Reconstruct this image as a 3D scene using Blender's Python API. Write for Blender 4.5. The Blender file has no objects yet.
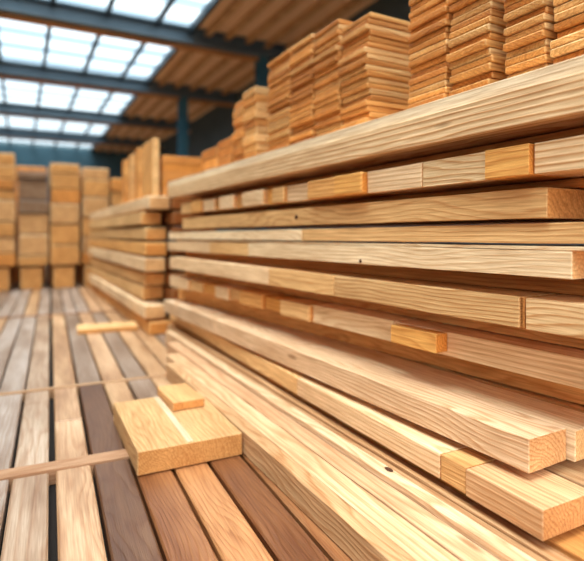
import bpy, math, random
from mathutils import Vector, Matrix

random.seed(7)
SC = bpy.context.scene
COL = SC.collection
EYE = 0.78                                   # camera height above the plank floor
SN, CS = 0.467, 0.885                        # camera heading against the pile's long side


def at(px, u):
    """distance along the pile (v) of the sight line through picture column px where it meets the plane at u"""
    r = (px - 292) / 516
    d = u / (0.884 * r + SN)
    return CS * d - 0.466 * r * d


def lin(c):
    f = lambda x: x / 12.92 if x <= 0.04045 else ((x + 0.055) / 1.055) ** 2.4
    return tuple(f(x / 255) for x in c)


# ------------------------------------------------------------------ materials
class N:
    def __init__(s, name):
        s.m = bpy.data.materials.new(name)
        s.m.use_nodes = True
        s.t = s.m.node_tree
        s.t.nodes.clear()
        s.out = s.t.nodes.new('ShaderNodeOutputMaterial')

    def n(s, typ, **kw):
        o = s.t.nodes.new(typ)
        for k, v in kw.items():
            setattr(o, k, v)
        return o

    def l(s, a, b):
        s.t.links.new(a, b)

    def put(s, sock, v):
        if isinstance(v, (int, float, tuple, list)):
            sock.default_value = v
        else:
            s.l(v, sock)

    def math(s, op, a, b=0.0, c=0.0):
        o = s.n('ShaderNodeMath', operation=op)
        for i, v in enumerate((a, b, c)):
            s.put(o.inputs[i], v)
        return o.outputs[0]

    def vm(s, op, a, b=(0, 0, 0)):
        o = s.n('ShaderNodeVectorMath', operation=op)
        s.put(o.inputs[0], a)
        if op == 'SCALE':
            s.put(o.inputs['Scale'], b)
        else:
            s.put(o.inputs[1], b)
        return o.outputs[0]

    def mix(s, fac, a, b, blend='MIX'):
        o = s.n('ShaderNodeMix', data_type='RGBA', blend_type=blend)
        s.put(o.inputs[0], fac)
        s.put(o.inputs[6], a if not isinstance(a, tuple) or len(a) == 4 else (*a, 1))
        s.put(o.inputs[7], b if not isinstance(b, tuple) or len(b) == 4 else (*b, 1))
        return o.outputs[2]

    def noise(s, vec, scale, detail=3, rough=0.5):
        o = s.n('ShaderNodeTexNoise')
        s.put(o.inputs['Vector'], vec)
        o.inputs['Scale'].default_value = scale
        o.inputs['Detail'].default_value = detail
        o.inputs['Roughness'].default_value = rough
        return o.outputs['Fac']

    def bsdf(s, color, rough=0.6, spec=0.35, metal=0.0, bump=None, bstr=0.2, bdist=0.002):
        p = s.n('ShaderNodeBsdfPrincipled')
        s.put(p.inputs['Base Color'], color if not isinstance(color, tuple) or len(color) == 4 else (*color, 1))
        s.put(p.inputs['Roughness'], rough)
        p.inputs['Specular IOR Level'].default_value = spec
        p.inputs['Metallic'].default_value = metal
        if bump is not None:
            b = s.n('ShaderNodeBump')
            b.inputs['Strength'].default_value = bstr
            b.inputs['Distance'].default_value = bdist
            s.l(bump, b.inputs['Height'])
            s.l(b.outputs[0], p.inputs['Normal'])
        s.l(p.outputs[0], s.out.inputs[0])
        return s.m


def wood(name, end=False, attr=False):
    """solid timber: growth rings through the volume, fibres along local X, tint from the object's own colour"""
    w = N(name)
    tc = w.n('ShaderNodeTexCoord').outputs['Object']
    if attr:
        a = w.n('ShaderNodeAttribute', attribute_name='tone')
        tint, rnd, strength = a.outputs['Color'], a.outputs['Alpha'], 0.55
        rot = w.n('ShaderNodeVectorRotate', rotation_type='Z_AXIS')
        w.l(tc, rot.inputs['Vector'])
        rot.inputs['Angle'].default_value = math.pi / 2
        tc = rot.outputs[0]
    else:
        oi = w.n('ShaderNodeObjectInfo')
        tint, rnd, strength = oi.outputs['Color'], oi.outputs['Random'], oi.outputs['Alpha']
    off = w.n('ShaderNodeCombineXYZ')
    w.put(off.inputs[0], w.math('MULTIPLY', rnd, 41.0))
    w.put(off.inputs[1], w.math('MULTIPLY', w.math('SINE', w.math('MULTIPLY', rnd, 173.0)), 0.12))
    w.put(off.inputs[2], w.math('MULTIPLY_ADD', rnd, 0.16, 0.03))
    p = w.vm('ADD', tc, off.outputs[0])
    slow = w.noise(w.vm('MULTIPLY', p, (1.3, 5, 5)), 1.0, 2)
    sep = w.n('ShaderNodeSeparateXYZ')
    w.l(p, sep.inputs[0])
    mid = w.noise(w.vm('MULTIPLY', p, (3.2, 26, 26)), 1.0, 3, 0.6)
    wob = w.math('MULTIPLY_ADD', w.math('SUBTRACT', slow, 0.5), 0.17, w.math('MULTIPLY', w.math('SUBTRACT', mid, 0.5), 0.016))
    y = w.math('ADD', sep.outputs[1], wob)
    z = w.math('ADD', sep.outputs[2], w.math('MULTIPLY', wob, 0.7))
    d = w.math('SQRT', w.math('ADD', w.math('MULTIPLY', y, y), w.math('MULTIPLY', z, z)))
    fr = w.math('FRACT', w.math('MULTIPLY', d, 72.0 if not end else 110.0))
    ramp = w.n('ShaderNodeValToRGB')
    e = ramp.color_ramp.elements
    e[0].position, e[0].color = 0.0, (0, 0, 0, 1)
    e[1].position, e[1].color = 0.80, (1, 1, 1, 1)
    e.new(0.45).color = (0.18, 0.18, 0.18, 1)
    e.new(1.0).color = (0, 0, 0, 1)
    w.l(fr, ramp.inputs[0])
    ring = ramp.outputs[0]
    fib = w.noise(w.vm('MULTIPLY', p, (7, 210, 210)) if not end else w.vm('MULTIPLY', p, (60, 160, 160)), 1.0, 3, 0.6)
    blot = w.noise(w.vm('MULTIPLY', p, (1.7, 9, 9)), 1.0, 3)
    vo = w.n('ShaderNodeTexVoronoi', feature='F1')
    w.l(w.vm('MULTIPLY', p, (1.5, 6.5, 6.5)), vo.inputs['Vector'])
    vo.inputs['Scale'].default_value = 1.0
    kn = w.n('ShaderNodeMapRange')
    w.l(vo.outputs['Distance'], kn.inputs[0])
    kn.inputs[1].default_value, kn.inputs[2].default_value = 0.035, 0.075
    kn.inputs[3].default_value, kn.inputs[4].default_value = 0.75, 0.0
    rf = w.math('MULTIPLY', ring, strength)
    dark = w.mix(1.0, tint, (0.64, 0.40, 0.22), 'MULTIPLY')
    c = w.mix(w.math('MULTIPLY', rf, 0.95), tint, dark)
    b1 = w.n('ShaderNodeMapRange')
    w.l(blot, b1.inputs[0])
    b1.inputs[1].default_value, b1.inputs[2].default_value = 0.3, 0.7
    b1.inputs[3].default_value, b1.inputs[4].default_value = (0.78, 1.12) if not attr else (0.55, 1.3)
    f1 = w.n('ShaderNodeMapRange')
    w.l(fib, f1.inputs[0])
    f1.inputs[1].default_value, f1.inputs[2].default_value = 0.3, 0.7
    f1.inputs[3].default_value, f1.inputs[4].default_value = 0.70, 1.14
    k = w.math('MULTIPLY', b1.outputs[0], f1.outputs[0])
    cc = w.n('ShaderNodeCombineXYZ')
    w.put(cc.inputs[0], w.math('POWER', k, 0.8))
    w.put(cc.inputs[1], w.math('POWER', k, 1.08))
    w.put(cc.inputs[2], w.math('POWER', k, 1.35))
    c = w.mix(1.0, c, cc.outputs[0], 'MULTIPLY')
    if end:
        c = w.mix(1.0, c, (0.94, 0.76, 0.55), 'MULTIPLY')
    else:
        c = w.mix(kn.outputs[0], c, (0.24, 0.10, 0.03))
    bmp = w.math('ADD', w.math('MULTIPLY', fib, 0.7), w.math('MULTIPLY', rf, 0.6))
    return w.bsdf(c, 0.62 if not attr else 0.42, 0.25 if not attr else 0.5, bump=bmp, bstr=0.55, bdist=0.003)


def plain(name, col, rough=0.6, metal=0.0, var=0.25, scale=3.0, spec=0.35):
    w = N(name)
    tc = w.n('ShaderNodeTexCoord').outputs['Object']
    f = w.noise(tc, scale, 4)
    c = w.mix(f, tuple(x * (1 - var) for x in lin(col)), tuple(min(1, x * (1 + var)) for x in lin(col)))
    return w.bsdf(c, rough, spec, metal, bump=f, bstr=0.08)


M_WOOD, M_END, M_FLOOR = wood('sawn_timber'), wood('sawn_timber_end', end=True), wood('floor_timber', attr=True)
M_KNOT = plain('dark_knot', (74, 38, 18), 0.7)
M_STEEL = plain('blue_grey_steel', (92, 108, 118), 0.45, 0.2)
M_TEAL = plain('teal_steel', (58, 104, 122), 0.45, 0.1)
M_BAR = plain('dark_glazing_bar', (44, 58, 68), 0.5)
M_WALL = plain('slate_wall', (76, 92, 100), 0.8)
M_BACK = plain('teal_sheet_wall', (62, 92, 104), 0.7)
M_DIRT = plain('dark_underfloor', (34, 24, 18), 0.9)


def deck_mat():
    w = N('roof_deck')
    tc = w.n('ShaderNodeTexCoord').outputs['Object']
    f = w.noise(w.vm('MULTIPLY', tc, (6, 0.6, 1)), 1.5, 4)
    c = w.mix(f, lin((212, 174, 134)), lin((238, 208, 172)))
    return w.bsdf(c, 0.7, 0.2, bump=f)


def pane_mat():
    """ribbed translucent roof sheet, overlapping in bands across the slope"""
    w = N('translucent_sheet')
    tc = w.n('ShaderNodeTexCoord').outputs['Object']
    sep = w.n('ShaderNodeSeparateXYZ')
    w.l(tc, sep.inputs[0])
    nz = w.noise(w.vm('MULTIPLY', tc, (0.5, 2.2, 1)), 1.0, 3)
    fr = w.math('FRACT', w.math('ADD', w.math('MULTIPLY', sep.outputs[1], 1.35), w.math('MULTIPLY', nz, 0.15)))
    r = w.n('ShaderNodeValToRGB')
    e = r.color_ramp.elements
    e[0].position, e[0].color = 0.30, (0.66, 0.71, 0.745, 1)
    e[1].position, e[1].color = 0.44, (0.40, 0.47, 0.52, 1)
    e.new(0.72).color = (0.46, 0.53, 0.58, 1)
    e.new(0.84).color = (0.66, 0.71, 0.745, 1)
    w.l(fr, r.inputs[0])
    t = w.n('ShaderNodeBsdfTransparent')
    w.l(r.outputs[0], t.inputs[0])
    tl = w.n('ShaderNodeBsdfTranslucent')
    w.l(r.outputs[0], tl.inputs[0])
    mx = w.n('ShaderNodeMixShader')
    mx.inputs[0].default_value = 0.08
    w.l(t.outputs[0], mx.inputs[1])
    w.l(tl.outputs[0], mx.inputs[2])
    w.l(mx.outputs[0], w.out.inputs[0])
    return w.m


M_DECK, M_PANE = deck_mat(), pane_mat()

# ------------------------------------------------------------------ timber tints (colour, grain strength)
PALE = ((244, 210, 166), 0.6)
CREAM = ((248, 220, 178), 0.5)
TAN = ((236, 190, 130), 0.6)
HONEY = ((232, 172, 102), 0.6)
ORANGE = ((232, 170, 92), 0.6)
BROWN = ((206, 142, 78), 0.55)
ROUGH = ((242, 208, 162), 1.0)


def paint(o, tone, jit=0.06):
    c, g = tone
    k = 1 + random.uniform(-jit, jit)
    w = random.uniform(-jit, jit) * 0.5
    r, gg, b = lin(c)
    o.color = (min(1, r * k), min(1, gg * k * (1 - w * 0.4)), min(1, b * k * (1 - w)), g)


# ------------------------------------------------------------------ mesh helpers
def mesh_obj(name, vs, fs, mats, idx=None, parent=None):
    me = bpy.data.meshes.new(name)
    me.from_pydata(vs, [], fs)
    for m in mats:
        me.materials.append(m)
    if idx:
        me.polygons.foreach_set('material_index', idx)
    me.update()
    o = bpy.data.objects.new(name, me)
    COL.objects.link(o)
    if parent:
        o.parent = parent
    return o


def board_geo(L, w, t, ch=0.002, n=None, bow=0.0, jit=0.0007, cup=0.0):
    """a sawn board: x along its length (centred), y from the front edge inwards, z up from its underside"""
    n = n or max(2, min(26, int(L / 0.12)))
    ch = min(ch, t * 0.2, w * 0.2)
    prof = [(ch, 0), (w - ch, 0), (w - ch * 0.3, ch * 0.3), (w, ch), (w, t - ch), (w - ch * 0.3, t - ch * 0.3), (w - ch, t),
            (ch, t), (ch * 0.3, t - ch * 0.3), (0, t - ch), (0, ch), (ch * 0.3, ch * 0.3)]
    P = len(prof)
    xs = [-L / 2, -L / 2 + ch] + [-L / 2 + L * i / n for i in range(1, n)] + [L / 2 - ch, L / 2]
    ph = random.uniform(0, 6.28)
    vs, fs, idx = [], [], []
    for k, x in enumerate(xs):
        ends = k in (0, len(xs) - 1)
        s = x / L
        by = bow * math.sin(s * 5 + ph)
        bz = bow * 0.5 * math.sin(s * 4 + ph * 1.7)
        for (y, z) in prof:
            if ends:
                y = ch + (y - ch * 0) * (w - 2 * ch) / w
                z = ch + z * (t - 2 * ch) / t
            vs.append((x, y + by + random.uniform(-jit, jit), z + bz + random.uniform(-jit, jit)))
    for k in range(len(xs) - 1):
        for i in range(P):
            a, b = k * P + i, k * P + (i + 1) % P
            fs.append((a, a + P, b + P, b))
            idx.append(0)
    fs.append(tuple(range(P)))
    idx.append(1)
    fs.append(tuple((len(xs) - 1) * P + i for i in reversed(range(P))))
    idx.append(1)
    return vs, fs, idx


def tag(o, label, cat, group=None):
    o['label'] = label
    o['category'] = cat
    if group:
        o['group'] = group
    return o


def board(name, a, b, w, t, tone, label, cat='board', group=None, **kw):
    """board whose front bottom edge runs from a (far end) to b (near end); it reaches w into the pile"""
    a, b = Vector(a), Vector(b)
    x = (b - a).normalized()
    y = Vector((0, 0, 1)).cross(x).normalized()
    z = x.cross(y)
    vs, fs, idx = board_geo((b - a).length, w, t, **kw)
    o = mesh_obj(name, vs, fs, [M_WOOD, M_END], idx)
    m = Matrix((x, y, z)).transposed().to_4x4()
    m.translation = (a + b) / 2
    o.matrix_world = m
    paint(o, tone)
    tag(o, label, cat, group)
    return o


def boxes_geo(bx):
    vs, fs = [], []
    for (x0, x1, y0, y1, z0, z1) in bx:
        k = len(vs)
        vs += [(x0, y0, z0), (x1, y0, z0), (x1, y1, z0), (x0, y1, z0), (x0, y0, z1), (x1, y0, z1), (x1, y1, z1), (x0, y1, z1)]
        fs += [(k, k + 3, k + 2, k + 1), (k + 4, k + 5, k + 6, k + 7), (k, k + 1, k + 5, k + 4), (k + 1, k + 2, k + 6, k + 5),
               (k + 2, k + 3, k + 7, k + 6), (k + 3, k, k + 4, k + 7)]
    return vs, fs


def boxes(name, bx, m, parent=None, kind=None):
    vs, fs = boxes_geo(bx)
    o = mesh_obj(name, vs, fs, [m], None, parent)
    if kind:
        o['kind'] = kind
    return o


ORD = ('first second third fourth fifth sixth seventh eighth ninth tenth eleventh twelfth thirteenth fourteenth fifteenth '
       'sixteenth seventeenth eighteenth nineteenth twentieth twenty-first twenty-second twenty-third twenty-fourth '
       'twenty-fifth twenty-sixth').split()

# ------------------------------------------------------------------ the near pile
# a course: far end and near end of the front edge as (u, v, height against the eye); cut by joints given as picture columns


class Course:
    def __init__(s, pxl, ul, zl, pxr, ur, zr, w, t):
        s.a = Vector((ul, at(pxl, ul), zl + EYE))
        s.b = Vector((ur, at(pxr, ur), zr + EYE))
        s.w, s.t = w, t

    def p(s, px):
        r = (px - 292) / 516
        # lateral = r * depth on the line a + f (b - a)
        g = lambda q: (0.884 * q.x - 0.466 * q.y) - r * (SN * q.x + CS * q.y)
        f = g(s.a) / (g(s.a) - g(s.b))
        return s.a.lerp(s.b, f)

    def seg(s, p0, p1, tone, label, name='lumber_board', du=0.0, w=None, t=None, dz=0.0, gap=0.0024, **kw):
        a, b = s.p(p0), s.p(p1)
        d = (b - a).normalized() * gap
        o = Vector((du, 0, dz))
        return board(name, a + d + o, b - d + o, w or s.w, t or s.t, tone, label, **kw)


def knot(parent, world, r, n=10, flat=False):
    """a small dark knot standing a hair proud of the board's face"""
    vs, fs = [], []
    for ring, (k, h) in enumerate(((1.0, 0.0), (0.75, -0.002), (0.3, -0.003))):
        for i in range(n):
            a = 2 * math.pi * i / n
            vs.append((math.cos(a) * r * k * 1.1, h, math.sin(a) * r * k) if not flat else (math.cos(a) * r * k * 2, -math.sin(a) * r * k, -h))
    for q in range(2):
        for i in range(n):
            fs.append((q * n + i, q * n + (i + 1) % n, (q + 1) * n + (i + 1) % n, (q + 1) * n + i))
    fs.append(tuple(2 * n + i for i in range(n)))
    o = mesh_obj('knot', vs, fs, [M_KNOT], None, parent)
    o.matrix_world = parent.matrix_world.copy()
    o.location = parent.matrix_world.inverted() @ Vector(world)
    o.parent = parent
    o.matrix_parent_inverse = Matrix()
    o.matrix_basis = Matrix.Translation(parent.matrix_world.inverted() @ Vector(world))
    o['label'] = 'dark round knot'
    return o


FLOOR_TOP = 0.0
KB = []

# lowest tier: boards laid flat side by side on the floor, their far ends stepping back
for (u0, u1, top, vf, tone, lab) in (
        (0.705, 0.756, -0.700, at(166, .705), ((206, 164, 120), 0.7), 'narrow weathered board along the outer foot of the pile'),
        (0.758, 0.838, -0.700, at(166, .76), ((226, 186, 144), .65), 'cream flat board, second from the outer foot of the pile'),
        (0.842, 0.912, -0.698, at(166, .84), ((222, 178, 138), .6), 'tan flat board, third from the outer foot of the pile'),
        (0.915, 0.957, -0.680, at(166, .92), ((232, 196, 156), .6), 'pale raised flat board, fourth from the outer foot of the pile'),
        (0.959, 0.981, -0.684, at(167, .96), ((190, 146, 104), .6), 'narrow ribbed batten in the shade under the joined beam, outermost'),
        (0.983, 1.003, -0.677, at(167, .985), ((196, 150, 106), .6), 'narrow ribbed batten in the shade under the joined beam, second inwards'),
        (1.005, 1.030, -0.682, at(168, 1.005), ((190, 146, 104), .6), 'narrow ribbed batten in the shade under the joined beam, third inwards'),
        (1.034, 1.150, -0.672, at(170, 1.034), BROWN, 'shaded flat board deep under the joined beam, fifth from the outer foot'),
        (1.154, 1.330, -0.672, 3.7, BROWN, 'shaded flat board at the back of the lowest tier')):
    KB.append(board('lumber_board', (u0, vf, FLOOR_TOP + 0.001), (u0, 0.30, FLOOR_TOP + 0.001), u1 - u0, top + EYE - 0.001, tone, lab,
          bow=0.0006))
knot(KB[3], (0.945, 1.19, -0.6785 + EYE), 0.009, flat=True)

# joined beam (second tier)
J = Course(170, 1.03, -0.652, 545, 0.987, -0.652, 0.165, 0.068)
J.seg(170, 297, TAN, 'tan beam of second tier from floor, far left length')
jm = J.seg(297, 440, ((228, 190, 146), .6), 'pale middle length of the second tier beam below the thick plank')
J.seg(440, 466, ((226, 176, 116), .6), 'small orange length let into the second tier beam near its end', gap=0.0025)
J.seg(466, 545, ((218, 174, 130), .7), 'square-cut tan end length of the second tier, jutting out at bottom right', du=-0.004, w=0.172)
board('lumber_board', (1.21, 3.9, -0.650 + EYE), (1.175, 0.45, -0.650 + EYE), 0.20, 0.060, ((206, 168, 124), 0.5),
      'greyish board lying behind the square-cut end, under the thick planks')

# thick plank (third tier) and the two planks beside it
I = Course(164, 0.94, -0.562, 530, 1.0586, -0.562, 0.146, 0.082)
I.seg(164, 213, ((230, 196, 158), .7), 'pale far left length of the thick plank course')
I.seg(213, 530, ((230, 196, 158), .75), 'thick pale plank with clean square end at lower right', bow=0.001)
board('lumber_board', (1.105, 3.8, -0.562 + EYE), (1.213, 0.80, -0.562 + EYE), 0.146, 0.078, CREAM,
      'cream plank lying directly behind the thick pale plank')
board('lumber_board', (1.28, 3.8, -0.562 + EYE), (1.388, 0.62, -0.562 + EYE), 0.26, 0.076, TAN,
      'tan plank, third from the front beside the thick pale plank')

# shaded board between
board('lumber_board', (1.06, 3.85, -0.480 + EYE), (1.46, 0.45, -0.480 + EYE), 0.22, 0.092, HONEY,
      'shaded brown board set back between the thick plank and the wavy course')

# wavy course with cut blocks
Hc = Course(170, .97, -0.374, 584, 1.205, -0.374, 0.20, 0.074)
hx = [(170, 188, PALE, 0), (188, 200, TAN, .012), (200, 214, ORANGE, .02), (214, 227, PALE, .004), (227, 239, TAN, .016),
      (239, 262, HONEY, .0), (262, 283, ORANGE, .010), (283, 313, TAN, -.012)]
for i, (p0, p1, tn, du) in enumerate(hx):
    Hc.seg(p0, p1, tn, 'short cut block, %s from the left in the wavy lower course' % ORD[i], name='timber_block', du=du * 1.5, w=0.14,
           cat='block', group='cut blocks of the wavy lower course', ch=0.006,
           gap=0.003, t=(0.074, 0.066, 0.058, 0.072, 0.062, 0.074, 0.060, 0.072)[i], dz=(0, .003, .008, 0, .006, 0, .004, 0)[i])
Hc.seg(313, 395, CREAM, 'pale board between the cut blocks and the orange jutting block', du=0.0)
hb = Hc.seg(403, 450, ORANGE, 'small orange block jutting out of the course, ringed end showing', name='timber_block', du=-0.055,
            w=0.052, t=0.058, dz=0.014, cat='block')
Hc.seg(395, 640, PALE, 'tan board running behind the orange jutting block to the right edge')
a = Hc.p(175) + Vector((0.175, 0, 0)); b = Hc.p(311) + Vector((0.175, 0, 0))
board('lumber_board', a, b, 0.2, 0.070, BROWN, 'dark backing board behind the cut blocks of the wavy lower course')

board('lumber_board', (1.08, 3.75, -0.296 + EYE), (1.32, 0.45, -0.296 + EYE), 0.22, 0.055, HONEY,
      'shaded board set back just above the orange jutting block')

# notched course
G = Course(170, 0.955, -0.237, 584, 1.12, -0.234, 0.20, 0.078)
G.seg(170, 269, PALE, 'pale far left length of the notched course')
G.seg(269, 334, TAN, 'tan short length of the notched course, left of the cracked joint')
G.seg(334, 520, ((228, 186, 130), 0.8), 'long figured board of the notched course, above the orange block')
G.seg(520, 524.5, ((196, 132, 70), .5), 'thin orange brown strip filling the notch at the right', w=0.16, du=0.004, name='wood_strip', cat='strip')
G.seg(524.5, 640, ((232, 196, 146), 0.9), 'rough grained board right of the thin orange brown strip')
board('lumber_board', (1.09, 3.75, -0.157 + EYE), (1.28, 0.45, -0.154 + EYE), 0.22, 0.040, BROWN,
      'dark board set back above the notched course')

# square-ended course at eye level
F = Course(168, 1.0, -0.114, 573, 1.10, -0.100, 0.20, 0.064)
F.seg(168, 210, PALE, 'pale far left length of the eye level course')
F.seg(210, 248, TAN, 'short tan length of the eye level course, second from the left')
fm = F.seg(248, 573, CREAM, 'long cream board with square end at eye level')
knot(fm, F.p(361) + Vector((-0.002, 0, 0.010)), 0.007)
board('lumber_board', (1.21, 3.85, -0.108 + EYE), (1.31, 0.5, -0.100 + EYE), 0.22, 0.055, TAN, 'tan board hidden behind the long cream board')
board('wood_strip', (1.02, 3.75, -0.0448 + EYE), (1.105, 0.5, -0.0342 + EYE), 0.2, 0.009, CREAM,
      'thin cream strip lying on the long cream board', cat='strip', n=12)
E = Course(169, 1.0, -0.030, 640, 1.105, -0.0195, 0.24, 0.048)
E.seg(169, 302, CREAM, 'cream left length of the course just above eye level')
E.seg(302, 640, TAN, 'honey right length of the course just above eye level')

# board with square end above
D = Course(183, 1.03, 0.045, 548, 1.085, 0.040, 0.22, 0.072)
dm = D.seg(183, 548, TAN, 'tan board with square end, below the blocky upper course', bow=0.001)
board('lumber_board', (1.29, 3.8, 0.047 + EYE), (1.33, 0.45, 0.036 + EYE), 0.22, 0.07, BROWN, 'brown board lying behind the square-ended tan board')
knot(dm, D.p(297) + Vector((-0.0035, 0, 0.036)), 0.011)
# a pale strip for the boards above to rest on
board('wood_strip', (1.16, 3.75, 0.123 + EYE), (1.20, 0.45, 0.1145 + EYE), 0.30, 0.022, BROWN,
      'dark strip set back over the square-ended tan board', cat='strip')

# blocky upper course
C = Course(180, 1.02, 0.152, 584, 1.065, 0.141, 0.22, 0.073)
cx = [(180, 191, TAN, .006), (191, 201, HONEY, .0), (201, 212, PALE, .008), (212, 219, ORANGE, .018), (219, 233, PALE, .0),
      (233, 243, HONEY, .014), (243, 264, PALE, -.004), (264, 272, ORANGE, .01), (272, 284, TAN, .0), (284, 309, PALE, .008),
      (309, 338, HONEY, -.006), (338, 367, ORANGE, -.012)]
for i, (p0, p1, tn, du) in enumerate(cx):
    C.seg(p0, p1, tn, 'short block end, %s from the left in the blocky upper course' % ORD[i], name='timber_block', du=du * 1.8, w=0.18,
          cat='block', group='block ends of the upper course', ch=0.005, gap=0.003)
C.seg(367, 422, PALE, 'pale board right of the block ends in the upper course')
C.seg(422, 487, ((230, 196, 148), 0.9), 'rough grained board left of the orange patch block')
C.seg(487, 533, ORANGE, 'orange patch block under the big top beam at right', name='timber_block', du=-0.012, w=0.16, cat='block')
C.seg(533, 640, ROUGH, 'rough swirled board at right edge of upper course')
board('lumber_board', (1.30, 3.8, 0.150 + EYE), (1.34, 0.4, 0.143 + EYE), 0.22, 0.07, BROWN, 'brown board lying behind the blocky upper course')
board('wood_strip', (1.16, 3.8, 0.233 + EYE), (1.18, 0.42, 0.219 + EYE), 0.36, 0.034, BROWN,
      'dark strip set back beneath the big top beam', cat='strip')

# top beam and the thin boards on it
B = Course(168, 1.0, 0.283, 640, 1.045, 0.259, 0.26, 0.082)
B.seg(168, 640, ROUGH, 'big rough-sawn top beam running the whole length of the pile')
board('lumber_board', (1.27, 3.9, 0.282 + EYE), (1.315, 0.42, 0.259 + EYE), 0.30, 0.080, TAN, 'tan beam lying behind the big rough-sawn top beam')
A = Course(168, 1.012, 0.3675, 640, 1.060, 0.3435, 0.185, 0.038)
A.seg(168, 640, ((252, 228, 192), .25), 'thin cream board on top of the rough-sawn beam')
board('lumber_board', (1.205, 3.9, 0.3685 + EYE), (1.255, 0.42, 0.3445 + EYE), 0.19, 0.035, TAN, 'thin tan board under the fronts of the stacks')
board('lumber_board', (1.40, 3.9, 0.3685 + EYE), (1.45, 0.42, 0.3445 + EYE), 0.19, 0.035, TAN, 'thin tan board under the backs of the stacks')


def deck_z(v):
    """top of the thin boards at v"""
    f = (v - A.b.y) / (A.a.y - A.b.y)
    return A.b.z + (A.a.z - A.b.z) * f + 0.0385


# ------------------------------------------------------------------ stacks of short boards on the pile
PROTO = {}


def short_board(Lx, wy, t, loc, rz, tone, label, group, name='short_board', cat='board'):
    """x along u, y along v"""
    key = (round(Lx, 2), round(wy, 3), round(t, 3))
    if key not in PROTO:
        vs, fs, idx = board_geo(Lx, wy, t, ch=0.004, n=4, jit=0.0006)
        vs = [(x, y - wy / 2, z) for x, y, z in vs]
        o = mesh_obj(name, vs, fs, [M_WOOD, M_END], idx)
        PROTO[key] = o
    else:
        o = PROTO[key].copy()
        COL.objects.link(o)
    o.name = name
    o.location = loc
    o.rotation_euler = (0, 0, rz)
    paint(o, tone, 0.14)
    tag(o, label, cat, group)
    return o


def stack(v0, v1, u0, Lx, top, t, where, jitter=0.011, tones=(HONEY, ((224, 160, 90), .6), TAN, ((214, 150, 84), .7))):
    vc, w = (v0 + v1) / 2, v1 - v0
    base = max(deck_z(v0), deck_z(v1)) + 0.001
    n = max(1, round((top + EYE - base) / t))
    zc = base
    for i in range(n):
        big = random.random() < 0.12
        du = random.uniform(-jitter, jitter) - (0.01 if big else 0)
        short_board(Lx, w, t - 0.0022, (u0 + Lx / 2 + du, vc + random.uniform(-0.3, 0.3) * jitter, zc), random.uniform(-0.02, 0.02),
                    random.choice(tones), 'short board, %s from the bottom of the %s' % (ORD[i], where), 'short boards of the ' + where)
        zc += t


U0 = 1.20
stk = [(268, 289.5, 0.93, .0225), (290.5, 313, 0.945, .0235), (314.5, 339.5, 0.925, .023), (341, 368, 0.875, .023),
       (409, 447, 0.90, .0215), (449.5, 491, 0.90, .0225), (504, 545, 0.88, .021), (553, 600, 0.86, .022)]
for i, (p0, p1, top, t) in enumerate(stk):
    stack(at(p1, U0), at(p0, U0), U0, 0.30, top, t, '%s tall stack from the left' % ORD[i])
stack(at(256, U0), at(243.5, U0), U0, 0.24, 0.86, .046, 'right one of the two narrow stacks')
stack(at(242.5, U0), at(233, U0), U0, 0.24, 0.84, .048, 'left one of the two narrow stacks')
stack(at(216, U0), at(202, U0), U0, 0.22, 0.60, .070, 'lowest stack at the far left end', tones=(BROWN, HONEY))
stack(at(231, U0), at(217.5, U0), U0, 0.22, 0.62, .058, 'low stack beside the narrow stacks', tones=(BROWN, HONEY))

# ------------------------------------------------------------------ middle pile
nl = 9
for k in range(nl):
    z0 = 0.001 + k * 0.1235
    low = z0 + 0.11 < EYE - 0.66
    near = 3.80 if low else 4.06
    for r in range(3):
        u = 0.89 + r * 0.19 + random.uniform(-0.010, 0.010) + (-0.03 if r == 0 and k in (1, 4, 5, 7) else 0)
        vn = near + (random.choice((0.03, 0.10, 0.20, 0.26)) if r == 0 else random.uniform(0, 0.10))
        row = ('front row', 'middle row', 'back row')[r]
        board('timber_beam', (u + random.uniform(-.015, .015), 7.9 + random.uniform(-.15, .1), z0), (u, vn, z0), 0.165, random.choice((0.100, 0.105, 0.096)),
              random.choice((TAN, PALE, HONEY)) if r == 0 else ((170, 112, 64), .5),  # rows behind the front get a darker tint, shade put into their colour
              'long beam of the middle pile, %s layer from the floor, %s' % (ORD[k], row), 'beam', 'beams of the middle pile',
              ch=0.008, n=8, bow=0.001)
ztop = 0.001 + 8 * 0.1235 + 0.107
for i, (p0, p1, h) in enumerate(((145, 159, .46), (137, 143.5, .47), (130.5, 136, .46), (124, 129.5, .45))):
    v0, v1 = at(p1, 0.99), at(p0, 0.96)
    o = short_board(0.055, v1 - v0, h, (0.965, (v0 + v1) / 2, ztop), 0, (TAN, HONEY, TAN, HONEY)[i],
                    'upright board on the middle pile, %s from its near end' % ORD[i], 'upright boards on the middle pile', name='upright_board')
for j in range(5):
    board('lumber_board', (1.02, 5.5, ztop + j * 0.066), (1.02, 4.12 + random.uniform(0, .04), ztop + j * 0.066), 0.40, 0.0635, random.choice((HONEY, ORANGE)),
          'flat board behind the upright boards on the middle pile, %s from the bottom' % ORD[j], group='flat boards behind the upright boards', n=6)

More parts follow.
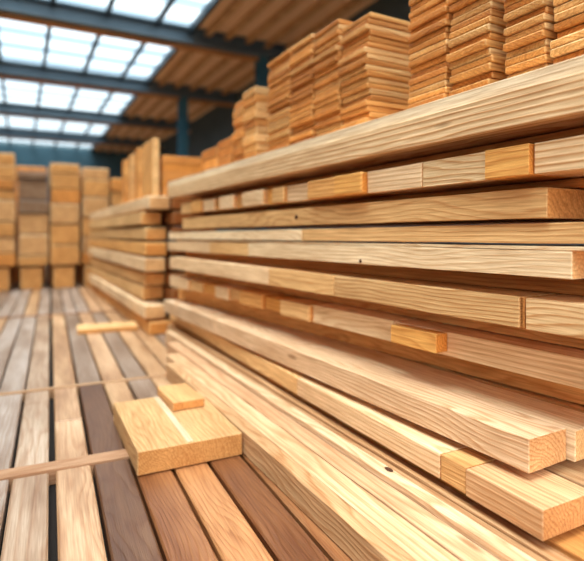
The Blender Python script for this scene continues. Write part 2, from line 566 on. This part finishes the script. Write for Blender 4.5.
# ------------------------------------------------------------------ far stacks along the back
VB = 8.22
edges = [(-1.34, -.95), (-.93, -.52), (-.50, -.06), (-.02, .36), (.40, .79), (.83, 1.20), (1.24, 1.60)]
tops = [1.16, 1.12, 1.16, 0.92, 1.10, 1.02, 0.88]
for c, ((u0, u1), tp) in enumerate(zip(edges, tops)):
    # two short squat blocks at the foot with dark gaps between
    hw = (u1 - u0)
    z = 0.001
    board('timber_block', (u0 + 0.03, VB + .55, z), (u0 + 0.03, VB + .04, z), hw - 0.10, 0.315, TAN,
          'squat foot block under the far stacks, %s from the left' % ORD[c], 'block', 'foot blocks of the far stacks', ch=0.012, n=3)
    z += 0.345
    k = 0
    board('timber_block', (u0, VB + 1.3, 0.001), (u0, VB + .72, 0.001), hw, 1.3, BROWN, 'tall added block behind the far stacks that darkens their gaps, %s from the left' % ORD[c],
          'block', 'added blocks behind the far stacks', ch=0.012, n=3)  # back row added so the gaps between the feet look dark
    while z < tp + EYE - 0.1:
        h = random.choice((0.15, 0.19, 0.22, 0.26, 0.30))
        h = min(h, tp + EYE - z)
        if h < 0.08:
            break
        du = random.uniform(-0.007, 0.007)
        tone = random.choice((PALE, TAN, TAN, HONEY, ((226, 190, 146), .5)))
        if c == 3 and z + h > tp + EYE - 0.42:
            tone = ((158, 138, 124), 0.5)
        board('timber_block', (u0 + du, VB + .6, z), (u0 + du, VB + random.uniform(0, .05), z), hw, h - 0.014, tone,
              'timber block, %s above the foot blocks, %s column of the far stacks' % (ORD[k], ORD[c]), 'block', 'blocks of the far stacks', ch=0.012, n=3)
        z += h
        k += 1
# single orange bundle behind the greyish column
board('timber_block', (-.06, VB + 2.1, 0.001), (-.06, VB + 1.4, 0.001), 0.46, 1.92, HONEY,
      'orange block standing behind the greyish topped far column', 'block', ch=0.012, n=3)

# ------------------------------------------------------------------ loose offcuts on the floor
slab = board('offcut_slab', (0.345, 2.25, 0.001), (0.335, 1.703, 0.001), 0.362, 0.080, ((216, 170, 116), .5),
             'wide offcut slab lying on the floor against the pile', 'offcut', ch=0.004)
vs_, fs_, ix_ = board_geo(0.54, 0.022, 0.004, ch=0.001, n=6)
seam = mesh_obj('pale_strip', vs_, fs_, [M_WOOD, M_END], ix_, slab)
seam.location = (0, 0.165, 0.0775)
paint(seam, ((232, 204, 170), .2))
seam['label'] = 'pale strip along the slab'
board('offcut_block', (0.53, 2.27, 0.0835), (0.535, 2.02, 0.0835), 0.13, 0.034, ((220, 168, 112), .4),
      'small thin offcut lying on the wide slab', 'offcut', ch=0.003)

# ------------------------------------------------------------------ plank floor
FA = math.radians(-2.7)


def fl(px, py):
    d = EYE * 516 / (py - 235)
    lat = (px - 292) / 516 * d
    u, v = 0.884 * lat + SN * d, -0.466 * lat + CS * d
    c, s = math.cos(-FA), math.sin(-FA)
    return c * u - s * v, s * u + c * v


GREY, GTAN, LTAN, DARK, RUST, SLATE, FAWN, AMBER = ((176, 156, 142), (184, 154, 128), (200, 158, 120), (106, 70, 46), (156, 102, 62), (152, 128, 110), (196, 154, 114), (190, 132, 84))
rows = [(-1.2, 1.882), (1.957, 2.88), (2.91, 5.55), (5.60, 9.6), (9.63, 20.0)]
vs, fs, tone = [], [], []
PW = 0.122
rnd = random.Random(3)
near_tones = {-3: GREY, -2: GREY, -1: GREY, 0: GTAN, 1: LTAN, 2: DARK, 3: RUST, 4: AMBER, 5: (140, 90, 54), 6: RUST}
mid_tones = {-3: GREY, -2: GREY, -1: GREY, 0: GTAN, 1: LTAN, 2: DARK, 3: FAWN, 4: SLATE, 5: FAWN}
far_tones = {-2: GREY, -1: GREY, 0: GTAN, 1: FAWN, 2: SLATE, 3: LTAN, 4: SLATE, 5: FAWN, 6: FAWN}
g53 = fl(53, 500)[0]


def plank(u0, u1, v0, v1, col, r):
    k = len(vs)
    b, zt, zb = 0.005, 0.0, -0.05
    zt -= r * 0.003
    vs.extend([(u0, v0, zb), (u1, v0, zb), (u1, v1, zb), (u0, v1, zb), (u0, v0, zt - b), (u1, v0, zt - b), (u1, v1, zt - b), (u0, v1, zt - b),
               (u0 + b, v0 + b, zt), (u1 - b, v0 + b, zt), (u1 - b, v1 - b, zt), (u0 + b, v1 - b, zt)])
    f = [(4, 5, 9, 8), (5, 6, 10, 9), (6, 7, 11, 10), (7, 4, 8, 11), (8, 9, 10, 11), (0, 1, 5, 4), (1, 2, 6, 5), (2, 3, 7, 6), (3, 0, 4, 7)]
    fs.extend(tuple(k + i for i in q) for q in f)
    tone.extend([(*lin(col), r)] * len(f))


for ri, (v0, v1) in enumerate(rows):
    tb = (near_tones, mid_tones, far_tones, {}, {})[ri]
    for i in range(-36, 40):
        e_ = rnd.uniform(0, .006)
        u1 = g53 + PW * i - 0.004 - e_
        u0 = u1 + e_ - PW + 0.008
        if i == 0:
            u1 -= 0.005
        if i == 1:
            u0 += 0.005
        col = tb.get(i) or rnd.choice((GREY, GREY, GTAN, FAWN, FAWN, SLATE, LTAN) if i < 4 else (RUST, FAWN, LTAN, SLATE))
        if ri == 1 and i == 1:
            plank(u0, u1, v0, 2.36, LTAN, rnd.random()); plank(u0, u1, 2.375, v1, LTAN, rnd.random())
            continue
        plank(u0, u1, v0, v1, col, rnd.random())
k = len(vs)
me = bpy.data.meshes.new('floor')
me.from_pydata(vs, [], fs)
ca = me.color_attributes.new('tone', 'FLOAT_COLOR', 'CORNER')
i = 0
for p, t in zip(me.polygons, tone):
    for li in p.loop_indices:
        ca.data[li].color = t
me.materials.append(M_FLOOR)
floor = bpy.data.objects.new('floor', me)
COL.objects.link(floor)
floor.rotation_euler = (0, 0, FA)
floor['kind'] = 'structure'
boxes('floor_underlay', [(-14, 12, -8, 24, -0.11, -0.051)], M_DIRT, kind='structure')


def batten(v, v1, u0, u1, z, t, tone, label):
    c, s = math.cos(FA), math.sin(FA)
    q = lambda u, vv: (c * u - s * vv, s * u + c * vv, z)
    a, b = Vector(q(u0, v)), Vector(q(u1, v))
    x = (b - a).normalized()
    y = Vector((0, 0, 1)).cross(x)
    g, f, idx = board_geo((b - a).length, v1 - v, t)
    o = mesh_obj('floor_batten', g, f, [M_WOOD, M_END], idx)
    m = Matrix((x, y, Vector((0, 0, 1)))).transposed().to_4x4()
    m.translation = (a + b) / 2
    o.matrix_world = m
    paint(o, tone)
    tag(o, label, 'batten')


batten(1.886, 1.953, -1.6, 0.325, -0.049, 0.053, ((184, 140, 106), .4), 'reddish batten across the floor, nearest, reaching the wide offcut slab')
batten(2.882, 2.908, -2.5, 0.62, -0.049, 0.053, ((196, 156, 118), .4), 'thin batten across the floor beyond the wide offcut slab')
batten(5.553, 5.597, -4, 0.75, -0.049, 0.053, ((150, 104, 72), .4), 'brown batten across the floor, nearest to the far stacks')
# loose lath lying on the far planks
board('wood_strip', (0.42, 4.62, 0.001), (0.40, 4.36, 0.001), 0.46, 0.035, TAN, 'short tan piece lying on the floor beside the middle pile', cat='offcut')

# ------------------------------------------------------------------ hall
RZ = EYE + 3.2
beams_v = [-1.6, 1.6, 4.8, 7.84, 10.9, 14.3, 17.6]
UL, UR, UW = -10.0, 2.37, 4.3
US = -1.40                                   # left edge of the skylight strip, drawn in out of view for steeper light
boxes('wall_right', [(UW, UW + .15, -4, 21, -0.03, RZ + .1)], M_WALL, kind='structure')
boxes('wall_left_light_block', [(UL - .15, UL, -1.0, 21, -0.03, RZ + .1)], M_WALL, kind='structure')  # unseen wall added to cut low light from the open left side
boxes('wall_back', [(UL, UW + .15, 20.6, 20.75, -0.03, RZ + .1)], M_BACK, kind='structure')
boxes('ceiling', [(UR, UW + .15, -4, 20.75, RZ, RZ + .08), (UL - .15, US, -4, 20.75, RZ, RZ + .08)], M_DECK, kind='structure')  # left deck piece is unseen, added to make light fall more from above
for i in range(len(beams_v)):
    v0 = beams_v[i] + 0.08
    v1 = (beams_v[i + 1] if i + 1 < len(beams_v) else 20.6) - 0.08
    w = boxes('window_%d' % (i + 1), [(US + .05, UR - 0.05, v0 - .06, v1 + .06, RZ + 0.02, RZ + 0.03)], M_PANE, kind='structure')
    bars = []
    u = 0.40 - 0.71 * 2
    while u < UR - 0.3:
        bars.append((u - .03, u + .03, v0 - .05, v1 + .05, RZ - 0.06, RZ + 0.015))
        u += 0.71
    bars.append((UR - .06, UR, v0 - .05, v1 + .05, RZ - 0.08, RZ + 0.035))
    bars.append((US, US + .06, v0 - .05, v1 + .05, RZ - 0.08, RZ + 0.035))
    boxes('window_frame', bars, M_BAR, w)
    vv = v0 + 0.3
names = ['first', 'second', 'third', 'fourth']
for i, v in enumerate(beams_v):
    e = bpy.data.objects.new('roof_beam', None)
    COL.objects.link(e)
    e.location = (0, v, RZ)
    far = {2: 'at the top edge of the photo', 3: 'nearest that crosses the whole skylight', 4: 'second nearest across the skylight',
           5: 'third nearest across the skylight', 6: 'farthest, before the back wall'}.get(i, ('overhead, behind the near end of the pile', 'overhead, above the near end of the pile')[i % 2])
    tag(e, 'blue grey steel roof beam, ' + far, 'roof beam', 'steel roof beams')
    boxes('flange', [(UL, UW, -.10, .10, -.24, -.215)], M_STEEL, e)
    boxes('flange', [(UL, UW, -.10, .10, -.025, 0.0)], M_STEEL, e)
    boxes('web', [(UL, UW, -.012, .012, -.216, -.024)], M_STEEL, e)
    tp = boxes('timber_plate', [(UL, UW, .03, .15, -.285, -.2405)], M_WOOD, e)
    tp.color = (*lin((196, 140, 90)), .4)
for i, (u, v, lab) in enumerate(((3.1, 10.9, 'teal steel column standing behind the middle pile'),
                                 (3.57, 7.84, 'steel column behind the narrow stacks, under the nearest roof beam'))):
    e = bpy.data.objects.new('steel_column', None)
    COL.objects.link(e)
    e.location = (u, v, 0)
    tag(e, lab, 'column')
    h = RZ - .245
    boxes('shaft', [(-.09, .09, -.09, -.07, 0.012, h), (-.09, .09, .07, .09, 0.012, h), (-.01, .01, -.07, .07, 0.012, h)], M_TEAL, e)
    boxes('base_plate', [(-.16, .16, -.16, .16, 0.0, 0.012)], M_TEAL, e)
for i, u in enumerate((2.62, 2.95, 3.30, 3.65, 4.02)):
    o = boxes('roof_purlin', [(-.045, .045, -4, 20.5, -.075, -.001)], M_WOOD)
    o.location = (u, 0, RZ)
    o.rotation_euler = (0, 0, 0)
    o.color = (*lin((206, 168, 126)), .3)
    tag(o, 'pale timber purlin under the roof, %s to the right of the skylight' % ORD[i], 'purlin', 'roof purlins')

# ------------------------------------------------------------------ daylight
W = bpy.data.worlds.new('daylight')
SC.world = W
W.use_nodes = True
nt = W.node_tree
bg = nt.nodes['Background']
tcw = nt.nodes.new('ShaderNodeTexCoord')
sx = nt.nodes.new('ShaderNodeSeparateXYZ')
nt.links.new(tcw.outputs['Generated'], sx.inputs[0])
rp = nt.nodes.new('ShaderNodeValToRGB')
el = rp.color_ramp.elements
el[0].position, el[0].color = 0.0, (0.60, 0.56, 0.50, 1)
el[1].position, el[1].color = 1.0, (6.0, 5.8, 5.3, 1)
el.new(0.10).color = (1.15, 1.14, 1.10, 1)
el.new(0.30).color = (1.18, 1.34, 1.46, 1)
nt.links.new(sx.outputs[2], rp.inputs[0])
nt.links.new(rp.outputs[0], bg.inputs[0])
bg.inputs[1].default_value = 1.08
sun = bpy.data.lights.new('sun', 'SUN')
sun.energy = 9.5
sun.angle = math.radians(35)
sun.color = (1.0, 0.955, 0.87)
so = bpy.data.objects.new('sun', sun)
COL.objects.link(so)
so.rotation_euler = Vector((0.30, 0.20, -1.0)).to_track_quat('-Z', 'Y').to_euler()

# ------------------------------------------------------------------ camera
cam = bpy.data.cameras.new('camera')
co = bpy.data.objects.new('camera', cam)
COL.objects.link(co)
co.location = (0, 0, EYE)
co.rotation_euler = (math.pi / 2, 0, -math.atan2(SN, CS))
cam.sensor_fit = 'HORIZONTAL'
cam.sensor_width = 36
cam.lens = 516 / 584 * 36
cam.shift_y = -(280.5 - 235) / 584
cam.clip_start = 0.02
cam.dof.use_dof = True
cam.dof.focus_distance = 1.35
cam.dof.aperture_fstop = 1.6
SC.camera = co

SC.view_settings.view_transform = 'Standard'
SC.view_settings.look = 'None'
SC.view_settings.gamma = 1
SC.view_settings.exposure = 0.62
SC.cycles.use_denoising = True
SC.cycles.max_bounces = 10
SC.cycles.diffuse_bounces = 8
SC.cycles.transparent_max_bounces = 16
